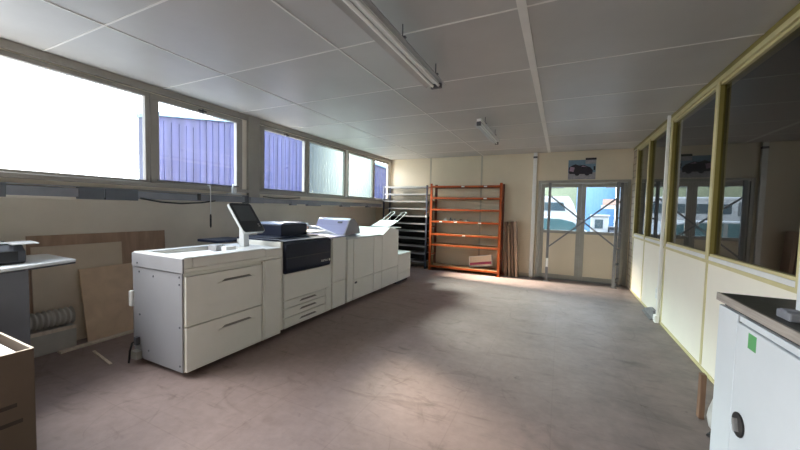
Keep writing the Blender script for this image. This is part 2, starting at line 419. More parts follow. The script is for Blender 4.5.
# doors
fr = MB(); fr.box(DX0, DX0+.055, YB-.02, YB+.08, 0, DH); fr.box(DX1-.055, DX1, YB-.02, YB+.08, 0, DH); fr.box(DX0+.055, DX1-.055, YB-.02, YB+.08, DH-.06, DH)
struct('trim_door_frame', fr, M['alum'], None, .004)
struct('trim_threshold', B(DX0, DX1, YB-.01, YB+.11, 0, .02), M['galv'])
def leaf(n, x0, x1, hx):
    r = sroot('door_%d' % n, ((x0+x1)/2, YB+.02, .02))
    f = MB(); st = .075
    z0, z1 = .022, DH-.065
    f.box(x0, x0+st, YB, YB+.045, z0, z1); f.box(x1-st, x1, YB, YB+.045, z0, z1)
    f.box(x0+st, x1-st, YB, YB+.045, z0, z0+.08); f.box(x0+st, x1-st, YB, YB+.045, z1-.08, z1); f.box(x0+st, x1-st, YB, YB+.045, .985, 1.05)
    f.build('door_frame', M['alum'], r, .004)
    B(x0+st, x1-st, YB+.012, YB+.032, z0+.08, .985).build('lower_panel', M['wall_back'], r)
    MB().quad((x0+st, YB+.022, 1.05), (x1-st, YB+.022, 1.05), (x1-st, YB+.022, z1-.08), (x0+st, YB+.022, z1-.08)).build('pane', M['pglass'], r)
    h = MB(); h.box(hx-.018, hx+.018, YB-.008, YB, .93, 1.09); h.tube([(hx, YB-.005, 1.03), (hx, YB-.05, 1.03), (hx+.1*(1 if n == 2 else -1), YB-.05, 1.03)], .009, 8)
    h.build('handle', M['alum'], r)
leaf(1, DX0+.058, .3785, .34)
leaf(2, .3815, DX1-.058, .42)

# ------------------------------------------------------------------ ceiling lights
def batten_light(x, y0, y1, label, rods, zr=2.555, k=1.0):
    t = thing('fluorescent_light', label, 'ceiling light', (x, (y0+y1)/2, H-.01), 'fluorescent battens on the ceiling')
    b = MB(); b.box(x-.03, x+.03, y0+.01, y1-.01, zr, zr+.05); b.build('batten_body', M['white'], t, .004)
    f = MB()
    pr = [(x-.095, zr-.028), (x-.055, zr-.002), (x-.03, zr+.004), (x+.03, zr+.004), (x+.055, zr-.002), (x+.095, zr-.028), (x+.095, zr-.022), (x+.057, zr+.004), (x+.03, zr+.010), (x-.03, zr+.010), (x-.057, zr+.004), (x-.095, zr-.022)]
    f.prism([(x+(p_-x)*k, z_) for p_, z_ in pr], 1, y0+.02, y1-.02); f.build('reflector', M['reflector'], t)
    for dx in ((-.028, .028) if k == 1 else (0,)): MB().cyl((x+dx, y0+.04, zr-.022), (x+dx, y1-.04, zr-.022), .013, 12).build('tube', M['tube'], t)
    for ye in (y0, y1-.03):
        B(x-.05*k, x+.05*k, ye, ye+.03, zr-.04, zr+.012).build('end_cap', M['charcoal'], t, .004)
    for yr in rods:
        r = MB().cyl((x+.02, yr, zr+.05), (x+.02, yr, H), .004, 8).box(x-.005, x+.045, yr-.012, yr+.012, zr+.05, zr+.058)
        r.build('hanger', M['charcoal'], t)
batten_light(-1.06, 1.36, 2.92, 'long fluorescent batten hanging from the ceiling at the near end', (1.5, 2.14, 2.82))
batten_light(-1.0, 4.36, 5.73, 'short looking single tube fluorescent batten further away, towards the back wall', (4.66, 5.42), 2.56, .55)

# ------------------------------------------------------------------ outside
struct('ground', B(-60, 60, -40, 70, -.35, -.11), M['asphalt'])
# corrugation ribs
fb = thing('corrugated_building', 'lilac corrugated building wall standing outside the left windows', 'building', (-8.2, 10, -.11))
f2 = MB(); f2.prism([(4.22, -.11), (19, -.11), (19, 3.2), (13.5, 3.5), (11.5, 3.72), (6.6, 3.70), (4.4, 3.34), (4.22, 3.31)], 0, -8.5, -8.0)
f2.build('cladding', M['facade'], fb)
rb = MB()
for k in range(88):
    y = 4.3+k*.165; zt = 3.25 if y < 5.2 else 3.55 if y < 12.5 else 3.15
    rb.box(-8.0, -7.985, y, y+.06, -.11, zt)
o = rb.build('rib', M['facade'], fb); o['kind'] = 'stuff'
ef = MB(); ef.prism([(4.18, 3.29), (4.4, 3.33), (6.6, 3.69), (11.5, 3.71), (13.5, 3.49), (19, 3.19), (19, 3.27), (13.5, 3.57), (11.5, 3.79), (6.6, 3.77), (4.4, 3.41), (4.18, 3.37)], 0, -8.5, -7.9)
ef.build('eaves_flashing', M['paleblue'], fb)
# yard beyond the door
def car(name, label, x0, y0, L_, W_, prof, glassp, hub, paint='carwhite', screen='carglass', cat='car'):
    t = thing(name, label, cat, (x0+L_/2, y0+W_/2, -.11))
    b = MB(); b.prism([(x0+px*L_, pz-.11) for px, pz in prof], 1, y0, y0+W_); b.build('body', M[paint], t, .06, 3)
    for g in glassp:
        q = MB(); q.prism([(x0+px*L_, pz-.11) for px, pz in g], 1, y0-.012, y0+.004); q.build('side_window', M[screen], t)
    for hx in hub:
        for yy in (y0-.02, y0+W_-.16):
            w_ = MB().cyl((x0+hx*L_, yy, .22), (x0+hx*L_, yy+.18, .22), .32, 24); ww = w_.build('wheel', M['black'], t)
            MB().cyl((x0+hx*L_, yy-.01, .22), (x0+hx*L_, yy+.01, .22), .19, 16).build('hub_cap', M['alum'], ww)
car('van', 'tall white van parked in the yard, seen through left door pane', -4.35, 13.4, 5.0, 1.9,
    [(0,.4),(1,.4),(1,1.15),(.985,1.35),(.95,1.85),(.92,2.12),(.03,2.12),(0,2.0)],
    [[(.45,1.60),(.90,1.60),(.885,1.90),(.45,1.90)], [(.06,1.55),(.42,1.55),(.42,1.96),(.06,1.96)]], (.2,.8), cat='van')
car('car', 'white car with teal windscreen parked just outside the left door', -2.25, 9.2, 3.9, 1.65,
    [(0,.35),(1,.35),(1,.72),(.97,.86),(.76,.98),(.66,1.34),(.58,1.42),(.18,1.44),(.04,1.05),(0,.95)],
    [[(.44,1.0),(.735,1.0),(.645,1.31),(.57,1.37),(.44,1.38)], [(.10,1.02),(.42,1.0),(.42,1.38),(.20,1.38)]], (.2,.8), screen='cartint')
bl = thing('apartment_building', 'pale green rendered building far behind the white van', 'building', (-2.5, 20.5, -.11))
B(-8, 1.0, 20, 21, -.11, 5.2).build('wall', M['palegreen'], bl)
for i in range(4): B(-4.2+i*1.2, -3.5+i*1.2, 19.97, 20.01, 2.75, 3.6).build('window', M['carglass'], bl)
B(-8.1, 1.1, 19.9, 21, 5.2, 5.4).build('cornice', M['outwhite'], bl)
bb = thing('blue_warehouse', 'sky blue clad warehouse across the yard behind right door', 'building', (1.4, 17.6, -.11))
B(.66, 2.15, 17.4, 18.2, -.11, 4.6).build('wall', M['skyblue'], bb)
B(.66, 2.15, 17.3, 18.3, 4.6, 4.75).build('roof', M['outwhite'], bb)
b2 = thing('pale_house', 'pale blue house with white balconies beyond right door pane', 'building', (4.2, 16.6, -.11))
B(2.2, 7.0, 16.3, 17.2, -.11, 5.0).build('wall', M['paleblue'], b2)
B(1.50, 4.0, 15.55, 16.3, 1.62, 1.78).build('balcony', M['outwhite'], b2)
B(1.50, 4.0, 15.5, 15.56, 1.78, 2.0).build('balcony_rail', M['red'], b2)
B(1.66, 4.1, 15.5, 16.3, 2.5, 2.62).build('canopy', M['outwhite'], b2)
for i in range(3): B(2.3+i*.55, 2.6+i*.55, 16.27, 16.31, .7, 1.5).build('window', M['carglass'], b2)
k = thing('kiosk', 'small white booth with dark window standing outside right door', 'kiosk', (1.03, 11.3, -.11))
B(.82, 1.24, 11.1, 11.6, -.11, 1.34).build('body', M['outwhite'], k, .02)
B(.90, 1.10, 11.085, 11.11, 1.0, 1.25).build('window', M['carglass'], k)
B(.80, 1.26, 11.05, 11.64, 1.34, 1.39).build('roof', M['outwhite'], k, .01)
B(.90, 1.10, 11.09, 11.105, .1, .85).build('door', M['alum'], k)
d = MB().box(1.28, 1.62, 11.0, 11.5, -.05, .95).box(1.26, 1.64, 10.97, 11.53, .95, 1.02)
bn = thing('waste_bin', 'black wheeled bin beside the white booth outside', 'bin', (1.45, 11.25, -.11))
d = MB(); d.prism([(1.32,-.02),(1.58,-.02),(1.64,.98),(1.26,.98)], 1, 11.0, 11.5); d.build('body', M['charcoal'], bn, .02)
B(1.25, 1.65, 10.97, 11.54, .98, 1.06).build('lid', M['black'], bn, .02)
for xx in (1.33, 1.57): MB().cyl((xx-.02, 11.45, -.02), (xx+.02, 11.45, -.02), .09, 16).build('wheel', M['black'], bn)

# ------------------------------------------------------------------ printing line
FX = -2.70
BX = -3.42
# 1. high capacity feeder cabinet
fd = thing('paper_feeder', 'large grey two drawer paper feeder cabinet nearest the camera in the printing line', 'printing machine', (-3.05, 2.15, 0))
B(BX, FX-.03, 1.645, 2.655, .045, .865).build('body', M['beige'], fd, .006)
B(BX+.05, FX-.14, 1.70, 2.62, .0, .045).build('plinth', M['rubber'], fd)
B(BX, FX-.028, 1.632, 1.645, .05, .86).build('end_panel', M['greyend'], fd, .003)
top = MB(); top.use(0)
# upper band with a recessed top tray
top.box(BX, FX+.005, 1.63, 2.665, .87, .905)
top.box(BX, FX+.005, 1.63, 1.70, .905, .988); top.box(BX, FX+.005, 2.44, 2.665, .905, .975)
top.box(FX-.17, FX+.005, 1.70, 2.44, .905, .985); top.box(BX, BX+.10, 1.70, 2.44, .905, .985)
top.build('top_band', M['beige'], fd, .008)
tp = MB()
tp.box(BX+.004, FX, 1.634, 1.697, .988, .993); tp.box(BX+.004, FX, 2.443, 2.66, .976, .981); tp.box(FX-.166, FX, 1.697, 2.443, .986, .991); tp.box(BX+.004, BX+.096, 1.697, 2.443, .986, .991)
tp.build('top_plate', M['beige_top'], fd)
B(BX+.10, FX-.17, 1.70, 2.44, .905, .945).build('tray_floor', M['beige_top'], fd)
B(BX+.004, FX+.006, 1.617, 1.630, .868, .984).build('end_cap', M['greyend'], fd, .002)
for z0, z1 in ((.43, .835), (.05, .418)):
    dw = B(FX-.03, FX, 1.648, 2.405, z0, z1).build('drawer', M['beige'], fd, .007)
    hd = MB(); yc = 2.12
    hd.prism([(yc-.16, z1-.092), (yc+.16, z1-.092), (yc+.13, z1-.072), (yc-.13, z1-.072)], 0, FX-.004, FX+.001); hd.build('handle_recess', M['shade'], dw)
    MB().prism([(yc-.20, z1-.100), (yc+.20, z1-.100), (yc+.16, z1-.092), (yc-.16, z1-.092)], 0, FX-.002, FX+.010).build('handle_lip', M['beige'], dw)
B(FX-.03, FX+.001, 2.412, 2.435, .05, .86).build('drawer_jamb', M['beige'], fd, .003)
B(FX-.03, FX+.001, 2.441, 2.655, .05, .866).build('side_column', M['beige'], fd, .006)
for (x, z) in ((-2.76,.83),(-2.76,.77),(-2.76,.42),(-2.76,.10),(-3.33,.90),(-3.33,.82),(-3.12,.80),(-3.33,.44),(-3.2,.14)):
    MB().cyl((x, 1.614 if z > .87 else 1.629, z), (x, 1.634, z), .009, 10).build('screw', M['charcoal'], fd)
rc = MB(); rc.box(BX-.065, BX-.004, 1.655, 2.6, .12, .955); rc.build('rear_cover', M['greyend'], fd, .006)
cb = MB(); cb.tube([(-3.36,1.62,.2),(-3.37,1.59,.19),(-3.38,1.575,.12),(-3.385,1.572,.05),(-3.40,1.575,.012)], .008, 8)
cb.build('power_cable', M['black'], fd)
B(-3.37,-3.33,1.60,1.632,.17,.24).build('socket', M['charcoal'], fd, .004)
B(-3.39,-3.30,1.585,1.632,.05,.12).build('bracket', M['alum'], fd, .004)
ou = B(-3.505,-3.455,1.63,1.675,.49,.63).build('junction_box', M['white'], fd, .005)
# loose things lying in the feeder's top tray
s1 = MB(); s1.prism([(-3.28,1.80),(-3.05,1.76),(-2.98,2.14),(-3.22,2.22)], 2, .9455, .957)
solo(s1, 'paper_sheet', M['paper'], 'white sheets lying flat in the recessed top of the feeder', 'paper', loc=(-3.15,2.0,.945))
s2 = MB(); s2.prism([(2.24,.9455),(2.36,.9455),(2.35,.985),(2.26,1.0)], 0, -3.29, -3.16)
solo(s2, 'plastic_guide', M['steelshelf'], 'grey plastic paper guide lying at the rear of feeder top', 'paper guide', loc=(-3.23,2.2,.945), bevel=.004)
s3 = MB(); s3.prism([(2.22,.945),(2.42,.945),(2.40,1.005),(2.30,1.02)], 0, -3.315, -3.305); s3.box(-3.14,-3.08,2.32,2.40,.945,.995)
solo(MB().box(-3.12,-3.04,2.28,2.40,.9455,.995), 'cover_piece', M['paper'], 'small white block standing in the feeder top near console arm', 'block', loc=(-3.1,2.34,.945), bevel=.008)

for o_ in (fd,): o_.location.x += .025
# 2. print engine with console and scanner
pe = thing('digital_printer', 'digital press with navy upper front, navy scanner on top and three paper trays', 'printer', (-3.05, 3.12, 0))
B(BX, FX-.03, 2.70, 3.545, .05, 1.03).build('body', M['beige'], pe, .006)
B(BX+.05, FX-.14, 2.73, 3.52, 0, .05).build('plinth', M['rubber'], pe)
fu = MB(); fu.prism([(FX-.03,.675),(FX+.005,.675),(FX+.02,.72),(FX+.02,1.0),(FX-.02,1.035),(FX-.10,1.045),(FX-.10,1.03),(FX-.03,1.03)], 1, 2.735, 3.525)
nf = fu.build('upper_front_cover', M['navy'], pe, .006)
B(FX+.018, FX+.0215, 2.737, 3.523, .842, .850).build('seam', M['seam'], nf)
B(BX, FX-.10, 2.702, 3.543, 1.03, 1.05).build('top_deck', M['navy'], pe, .004)
B(FX-.03, FX-.004, 2.735, 3.525, .375, .668).build('front_door', M['beige'], pe, .006)
B(FX-.03, FX-.004, 3.465, 3.525, .06, .37).build('side_strip', M['beige'], pe, .004)
for z0, z1 in ((.285,.368),(.180,.277),(.06,.172)):
    tr = B(FX-.03, FX-.002, 2.735, 3.455, z0, z1).build('paper_tray', M['beige'], pe, .005)
    zc = (z0+z1)/2+.005
    MB().prism([(2.97,zc-.012),(3.28,zc-.012),(3.24,zc+.010),(3.01,zc+.010)], 0, FX-.006, FX-.0005).build('handle', M['shade'], tr)
# maker's word and ball on the navy cover
def text_part(name, body, size, m, parent, mtx):
    cu = bpy.data.curves.new(name, 'FONT'); cu.body = body; cu.size = size; cu.extrude = .0008; cu.align_x = 'LEFT'
    tmp = bpy.data.objects.new(name+'_tmp', cu); COL.objects.link(tmp)
    dg = bpy.context.evaluated_depsgraph_get(); me = bpy.data.meshes.new_from_object(tmp.evaluated_get(dg))
    bpy.data.objects.remove(tmp, do_unlink=True)
    off = Vector((0,0,0)); q = parent
    while q is not None: off += q.location; q = q.parent
    me.transform(Matrix.Translation(-off) @ mtx)
    me.materials.clear(); me.materials.append(m)
    o = bpy.data.objects.new(name, me); COL.objects.link(o); o.parent = parent
    return o
mt = Matrix.Translation((FX+.0215, 3.325, .735)) @ Matrix(((0,0,1,0),(1,0,0,0),(0,1,0,0),(0,0,0,1)))
text_part('lettering', 'xerox', .055, M['white'], nf, mt)
MB().cyl((FX+.019, 3.495, .748), (FX+.022, 3.495, .748), .017, 20).build('emblem', M['white'], nf)
# scanner / document feeder block
sc = MB(); sc.box(-3.40, -2.99, 2.97, 3.42, 1.05, 1.20); so = sc.build('scanner_body', M['navy'], pe, .012)
lid = MB(); lid.prism([(2.98,1.20),(3.41,1.20),(3.40,1.212),(3.36,1.222),(3.03,1.222),(2.99,1.212)], 0, -3.395, -2.995); lid.build('lid', M['navy_top'], so, .004)
B(-3.30,-3.22,3.17,3.23,1.222,1.228).build('lid_catch', M['black'], so)
B(-3.42,-2.86,2.78,3.50,1.05,1.062).build('scanner_base', M['navy'], pe, .006)
rl = MB().tube([(-3.12,3.47,1.10),(-3.12,3.50,1.15),(-3.12,3.47,1.19),(-3.12,3.42,1.20)], .022, 10); rl.build('feed_roller_cover', M['charcoal'], pe)
ot = MB(); ot.prism([(3.40,1.075),(3.70,1.085),(3.72,1.10),(3.40,1.092)], 0, -3.2, -2.92); ot.build('output_ledge', M['beige_top'], pe, .004)
B(-3.78,-3.43,2.46,2.85,.99,1.02).box(-3.43,-3.405,2.71,2.85,.99,1.02).build('rear_shelf', M['navy'], pe, .006)
# console: arm and tilted touch screen
cs = thing('touch_screen_console', 'tilted black touch screen on a white arm standing on the feeder top', 'touch screen', (-3.06, 2.51, .978))
con = MB(); con.prism([(-3.10,.9815),(-3.02,.9815),(-3.04,1.22),(-3.10,1.27)], 1, 2.475, 2.545)
co = con.build('console_arm', M['beige_top'], cs, .008)
bz = Vector((-2.965, 0, 1.135)); tz = Vector((-3.215, 0, 1.445)); ax = (tz-bz); hl = ax.length; ax.normalize(); nr = Vector((-ax.z*-1, 0, -ax.x)).normalized()
if nr.x < 0: nr = -nr
mtx = Matrix((Vector((0,1,0)), ax, nr)).transposed()
cen = (bz+tz)/2+Vector((0,2.57,0))
def rounded(w, h, r, n=5):
    pts = []
    for cx, cy, a0 in ((w/2-r,h/2-r,0),(-w/2+r,h/2-r,PI/2),(-w/2+r,-h/2+r,PI),(w/2-r,-h/2+r,1.5*PI)):
        for k_ in range(n+1):
            a = a0+k_*PI/2/n; pts.append((cx+r*math.cos(a), cy+r*math.sin(a)))
    return pts
def plate(poly, z0, z1, mtx_, c):
    b_ = MB(); b_.prism(poly, 2, z0, z1); b_.v = [tuple(Vector(c)+mtx_@Vector(v)) for v in b_.v]; return b_
plate(rounded(.285, hl, .035), -.028, .0, mtx, cen).build('screen_housing', M['beige_top'], cs)
plate(rounded(.272, hl-.012, .03), 0, .004, mtx, cen).build('screen', M['screen'], cs)
plate([(-.105,-.05),(.105,-.05),(.105,.16),(-.105,.16)], .004, .005, mtx, cen).build('display', M['screen2'], cs)
for dy in (-.105, -.13): plate([(.085,dy),(.105,dy),(.105,dy+.014),(.085,dy+.014)], .004, .0055, mtx, cen).build('button', M['steelshelf'], cs)

# 3. narrow tower with the pale lilac hood
tw = thing('cooling_tower', 'narrow grey tower unit with pale lilac flat top right of navy printer', 'printing machine', (-3.05, 3.74, 0))
B(BX, FX-.03, 3.555, 3.90, .05, 1.015).build('body', M['beige'], tw, .005)
B(BX+.05, FX-.14, 3.57, 3.89, 0, .05).build('plinth', M['rubber'], tw)
B(FX-.03, FX-.004, 3.60, 3.895, .415, 1.01).build('door', M['beige'], tw, .005)
B(FX-.03, FX-.004, 3.60, 3.895, .06, .407).build('lower_panel', M['beige'], tw, .005)
B(BX, FX-.004, 3.555, 3.90, 1.015, 1.03).build('top_plate', M['lilac'], tw, .004)
MB().tube([(-3.36,3.80,1.03),(-3.36,3.80,1.13),(-3.36,3.85,1.16)], .03, 10).build('hinge_cover', M['beige_top'], tw)
# 4. finisher
fi = thing('finisher', 'long grey finisher cabinet with lilac hood, sloping white top and raised paper tray', 'printing machine', (-3.05, 4.76, 0))
B(BX, FX-.03, 3.945, 5.59, .05, .965).build('body', M['beige'], fi, .005)
B(BX+.05, FX-.14, 3.97, 5.56, 0, .05).build('plinth', M['rubber'], fi)
B(FX-.032, FX-.006, 3.948, 4.09, .06, .965).build('left_pillar', M['beige'], fi, .005)
B(FX-.03, FX-.002, 4.098, 4.675, .365, .962).build('door', M['beige'], fi, .005)
B(FX-.03, FX-.002, 4.684, 4.955, .365, .962).build('door', M['beige'], fi, .005)
lp = B(FX-.03, FX-.002, 4.098, 4.675, .06, .357).build('lower_panel', M['beige'], fi, .005)
B(FX-.002, FX+.004, 4.13, 4.19, .30, .33).build('latch', M['charcoal'], lp, .003)
B(FX-.03, FX-.002, 4.684, 4.955, .06, .357).build('lower_panel', M['beige'], fi, .005)
B(FX-.03, FX-.002, 4.965, 5.585, .06, .357).build('lower_panel', M['beige'], fi, .005)
st = MB(); st.prism([(FX-.004,.965),(FX-.004,.985),(-3.32,1.135),(BX,1.135),(BX,.965)], 1, 3.948, 4.96); st.build('sloping_top', M['beige_top'], fi, .008)
rm = MB(); rm.prism([(4.965,.365),(5.585,.365),(5.585,1.03),(5.30,1.085),(5.22,1.08),(5.0,.985),(4.965,.975)], 0, FX-.03, FX-.002); rm.build('stacker_front', M['beige'], fi, .005)
rm = MB(); rm.prism([(4.965,.965),(5.585,.965),(5.585,1.025),(5.30,1.08),(5.22,1.075),(5.0,.98)], 0, BX, FX-.03); rm.build('stacker_top', M['beige_top'], fi, .005)
hp = [(3.952,1.03),(3.99,1.07),(4.05,1.16),(4.085,1.235),(4.13,1.265),(4.20,1.262),(4.30,1.19),(4.36,1.10),(4.37,1.03)]
hd = MB(); hd.prism(hp, 0, -3.36, -2.80); ho = hd.build('hood', M['lilac'], fi, .006)
ck = MB(); ck.prism(hp, 0, -2.80, -2.775); ck.build('hood_cheek', M['greyend'], fi, .004)
MB().prism([(4.058,1.19),(4.070,1.215),(4.066,1.217),(4.054,1.192)], 0, -2.97, -2.89).build('badge', M['charcoal'], ho)
ty = MB(); ty.prism([(5.58,1.065),(5.98,1.175),(5.98,1.19),(5.58,1.085)], 0, -3.30, -2.90); to = ty.build('paper_tray', M['beige_top'], fi, .005)
for x in (-3.22, -2.95):
    MB().tube([(x-.05,5.90,1.16),(x-.05,6.34,1.34),(x-.02,6.38,1.355),(x+.02,6.38,1.355),(x+.05,6.34,1.34),(x+.05,5.90,1.16)], .005, 8).build('wire_support', M['white'], to)
B(FX-.22,FX-.05,5.40,5.56,1.045,1.062).build('top_cap', M['beige_top'], fi, .004)
MB().box(-3.38,-3.26,4.76,4.95,1.185,1.205).box(-3.36,-3.30,4.83,4.88,1.13,1.185).build('rear_ledge', M['beige_top'], fi, .004)
# small table-like output flap
fl = MB(); fl.box(-3.25,-2.85,5.60,6.0,1.045,1.06); fl.build('output_flap', M['beige_top'], fi, .004)
# 5. low catch tray unit
ct = thing('catch_bin', 'low grey box unit at far end of the printing line', 'printing machine', (-3.05, 5.9, 0))
B(BX+.1, FX-.03, 5.60, 6.17, .06, .555).build('body', M['beige'], ct, .006)
B(BX+.15, FX-.06, 5.63, 6.14, 0, .06).build('plinth', M['rubber'], ct)
B(FX-.03, FX-.005, 5.602, 6.168, .06, .20).build('lower_panel', M['beige'], ct, .004)
B(FX-.03, FX-.005, 5.602, 6.168, .207, .55).build('upper_panel', M['beige'], ct, .004)
B(BX+.1, FX-.005, 5.60, 6.17, .556, .57).build('lid', M['beige_top'], ct, .005)

# ------------------------------------------------------------------ shelving at the back
sv = thing('steel_shelving_unit', 'grey metal shelving with many thin shelves and dark posts in the left corner', 'shelving', (-3.44, 7.6, 0))
for x in (-4.03, -2.87):
    for y in (7.43, 7.77): B(x-.017, x+.017, y-.017, y+.017, 0, 2.0).build('post', M['darkpost'], sv)
for z in (.16,.36,.54,.72,.90,1.08,1.26,1.44,1.615,1.79,1.965):
    s_ = MB(); s_.box(-4.01, -2.89, 7.425, 7.785, z, z+.008); s_.box(-4.01, -2.89, 7.42, 7.428, z-.022, z+.008); s_.box(-4.01, -2.89, 7.777, 7.785, z-.022, z+.008)
    s_.build('shelf', M['steelshelf'], sv)
B(-2.895,-2.86,7.405,7.42,1.235,1.29).build('tag', M['paper'], sv)
B(-4.01,-2.89,7.79,7.80,.14,1.26).build('dark_sheet', M['rubber'], sv)  # dark sheet behind the lower shelves only
og = thing('orange_shelving_unit', 'tall orange steel shelving rack standing against the back wall', 'shelving', (-1.96, 7.58, 0))
for x in (-2.75, -1.17):
    for y in (7.40, 7.76):
        p_ = MB(); p_.box(x-.027, x+.027, y-.004, y+.004, 0, 2.03); p_.box(x-.027 if x < -2 else x+.021, x-.021 if x < -2 else x+.027, y-.03 if y > 7.6 else y, y if y > 7.6 else y+.04, 0, 2.03)
        p_.box(x-.04, x+.04, y-.03, y+.03, 0, .006)
        p_.build('post', M['orange' if y < 7.6 else 'orange_shaded'], og)
    for z in (.35, 1.0, 1.6): B(x-.004, x+.004, 7.41, 7.75, z, z+.03).build('side_tie', M['orange'], og)
tags = {1.155:(-2.5,-2.15,-1.6), .855:(-1.95,), 1.965:(-2.0,-1.5), 1.70:(-1.5,), 1.435:()}
for z in (.10, .61, .855, 1.155, 1.435, 1.70, 1.965):
    s_ = B(-2.72, -1.20, 7.41, 7.75, z-.002, z+.014).build('shelf', M['deck'], og)
    B(-2.725, -1.195, 7.392, 7.41, z-.028, z+.014).build('front_beam', M['orange'], s_)
    B(-2.725, -1.195, 7.752, 7.768, z-.028, z+.014).build('rear_beam', M['orange_shaded'], s_)
    for tx in tags.get(z, ()): B(tx-.035, tx+.035, 7.389, 7.392, z-.022, z+.004).build('price_ticket', M['paper'], s_)
# small fittings on the middle shelf
fits = [(-2.42,.05,.05,'white','pale square fitting, leftmost on the middle shelf of orange rack'),
        (-2.30,.03,.06,'trunk_dark','dark stubby fitting, second from left on orange middle shelf'),
        (-2.20,.035,.045,'steelshelf','grey low fitting, third from left on orange middle shelf'),
        (-2.06,.05,.04,'plank2','tan flat fitting, fourth from left on orange middle shelf'),
        (-1.92,.06,.035,'steelshelf','grey wide fitting, rightmost on middle shelf of orange rack')]
for x, w_, h_, mm, lb in fits:
    b_ = MB(); b_.box(x-w_, x+w_, 7.46, 7.56, 1.169, 1.169+h_*.55); b_.cyl((x, 7.51, 1.169+h_*.5), (x, 7.51, 1.169+h_*1.3), w_*.55, 12)
    solo(b_, 'metal_fitting', M[mm], lb, 'fitting', 'small fittings on the orange rack', loc=(x, 7.51, 1.169))
# carton on the bottom shelf
cr = thing('flat_carton', 'flat tan carton with pale edges and magenta stripe tilted on lowest orange shelf', 'box', (-1.57, 7.58, .114))
cr.rotation_euler = (math.radians(-14), math.radians(-9), 0)
off = Vector(cr.location)
def loc_box(x0,x1,y0,y1,z0,z1): return B(x0+off.x,x1+off.x,y0+off.y,y1+off.y,z0+off.z,z1+off.z)
loc_box(-.25,.25,-.03,.03,.05,.29).build('carton', M['tanboard'], cr, .003)
loc_box(-.252,.252,-.033,.032,.09,.145).build('stripe', M['pink'], cr)
loc_box(-.255,.255,-.034,.034,.05,.062).build('edge', M['paper'], cr)
for sx in (-1, 1): loc_box(sx*.25-.007,sx*.25+.007,-.0345,.0345,.05,.29).build('edge', M['paper'], cr)
loc_box(-.255,.255,-.034,.034,.279,.291).build('edge', M['paper'], cr)

# boards leaning beside the orange rack
bds = [(-1.03,-1.075,.05,1.19,'plank','dark board leaning on the orange rack, leftmost of the leaning boards'),
       (-.955,-1.01,.045,1.11,'plank2','paler board leaning second from the orange rack'),
       (-.885,-.95,.05,1.20,'plank','dark brown board leaning third from the orange rack'),
       (-.81,-.885,.05,1.20,'hardboard','reddish brown board leaning rightmost, nearest the white wall pipe')]
for x0, x1, w_, h_, mm, lb in bds:
    b_ = MB(); b_.bar((x0, 7.60, .012), (x1, 7.80, h_), w_, .30 if False else .02, up=(0,1,0))
    # a wide sheet seen edge on: thin across x, deep along y
    b_ = MB(); d_ = Vector((x1-x0, 0, h_)); n_ = d_.cross(Vector((0,1,0))).normalized()*w_/2
    p_ = [Vector((x0,0,.0)), Vector((x1,0,h_))]
    vs = []
    for y in (7.56, 7.80):
        for q_, sgn in ((p_[0],1),(p_[0],-1),(p_[1],-1),(p_[1],1)):
            vs.append((q_.x+sgn*n_.x, y, max(0.0, q_.z+sgn*n_.z)))
    b_._add(vs, [(0,1,2,3),(7,6,5,4),(0,4,5,1),(1,5,6,2),(2,6,7,3),(3,7,4,0)])
    solo(b_, 'wooden_board', M[mm], lb, 'board', 'boards leaning beside the orange rack', loc=(x0, 7.68, 0))
# white conduit pipes
pp = thing('wall_pipe', 'white boxed pipe running floor to ceiling left of the doors', 'pipe', (-.53, YB-.03, 0))
B(-.575,-.50,YB-.06,YB-.001,0,H-.001).build('casing', M['white'], pp, .004)
B(-.578,-.497,YB-.063,YB-.001,2.58,2.62).build('collar', M['charcoal'], pp)
cp = thing('conduit_pole', 'white vertical conduit pole on the glazed partition with floor box', 'conduit', (XR-.05, 5.43, 0))
B(XR-.046,XR-.0125,5.392,5.428,.10,H-.001).build('conduit', M['white'], cp, .006)
B(XR-.065,XR-.0125,5.365,5.455,0,.10).build('floor_box', M['white'], cp, .008)
B(XR-.07,XR-.065,5.38,5.44,.03,.075).build('socket', M['sill'], cp)
sk = thing('wall_socket', 'small white socket plate on cream partition panel', 'socket', (XR-.01, 5.6, .34))
B(XR-.012,XR-.001,5.56,5.66,.27,.42).build('plate', M['white'], sk, .004)
B(XR-.016,XR-.012,5.575,5.625,.36,.405).build('outlet', M['sill'], sk); B(XR-.016,XR-.012,5.575,5.625,.285,.33).build('outlet', M['sill'], sk)
vt = thing('floor_bracket', 'grey metal wedge on floor at foot of partition by conduit', 'metal bracket', (XR-.06, 5.85, 0))
v_ = MB(); v_.prism([(5.50,0),(6.05,0),(6.05,.03),(5.70,.13),(5.50,.13)], 0, XR-.055, XR-.016); v_.build('plate', M['galv'], vt, .004)
B(XR-.09,XR-.016,5.5,6.0,0,.012).build('foot', M['galv'], vt)

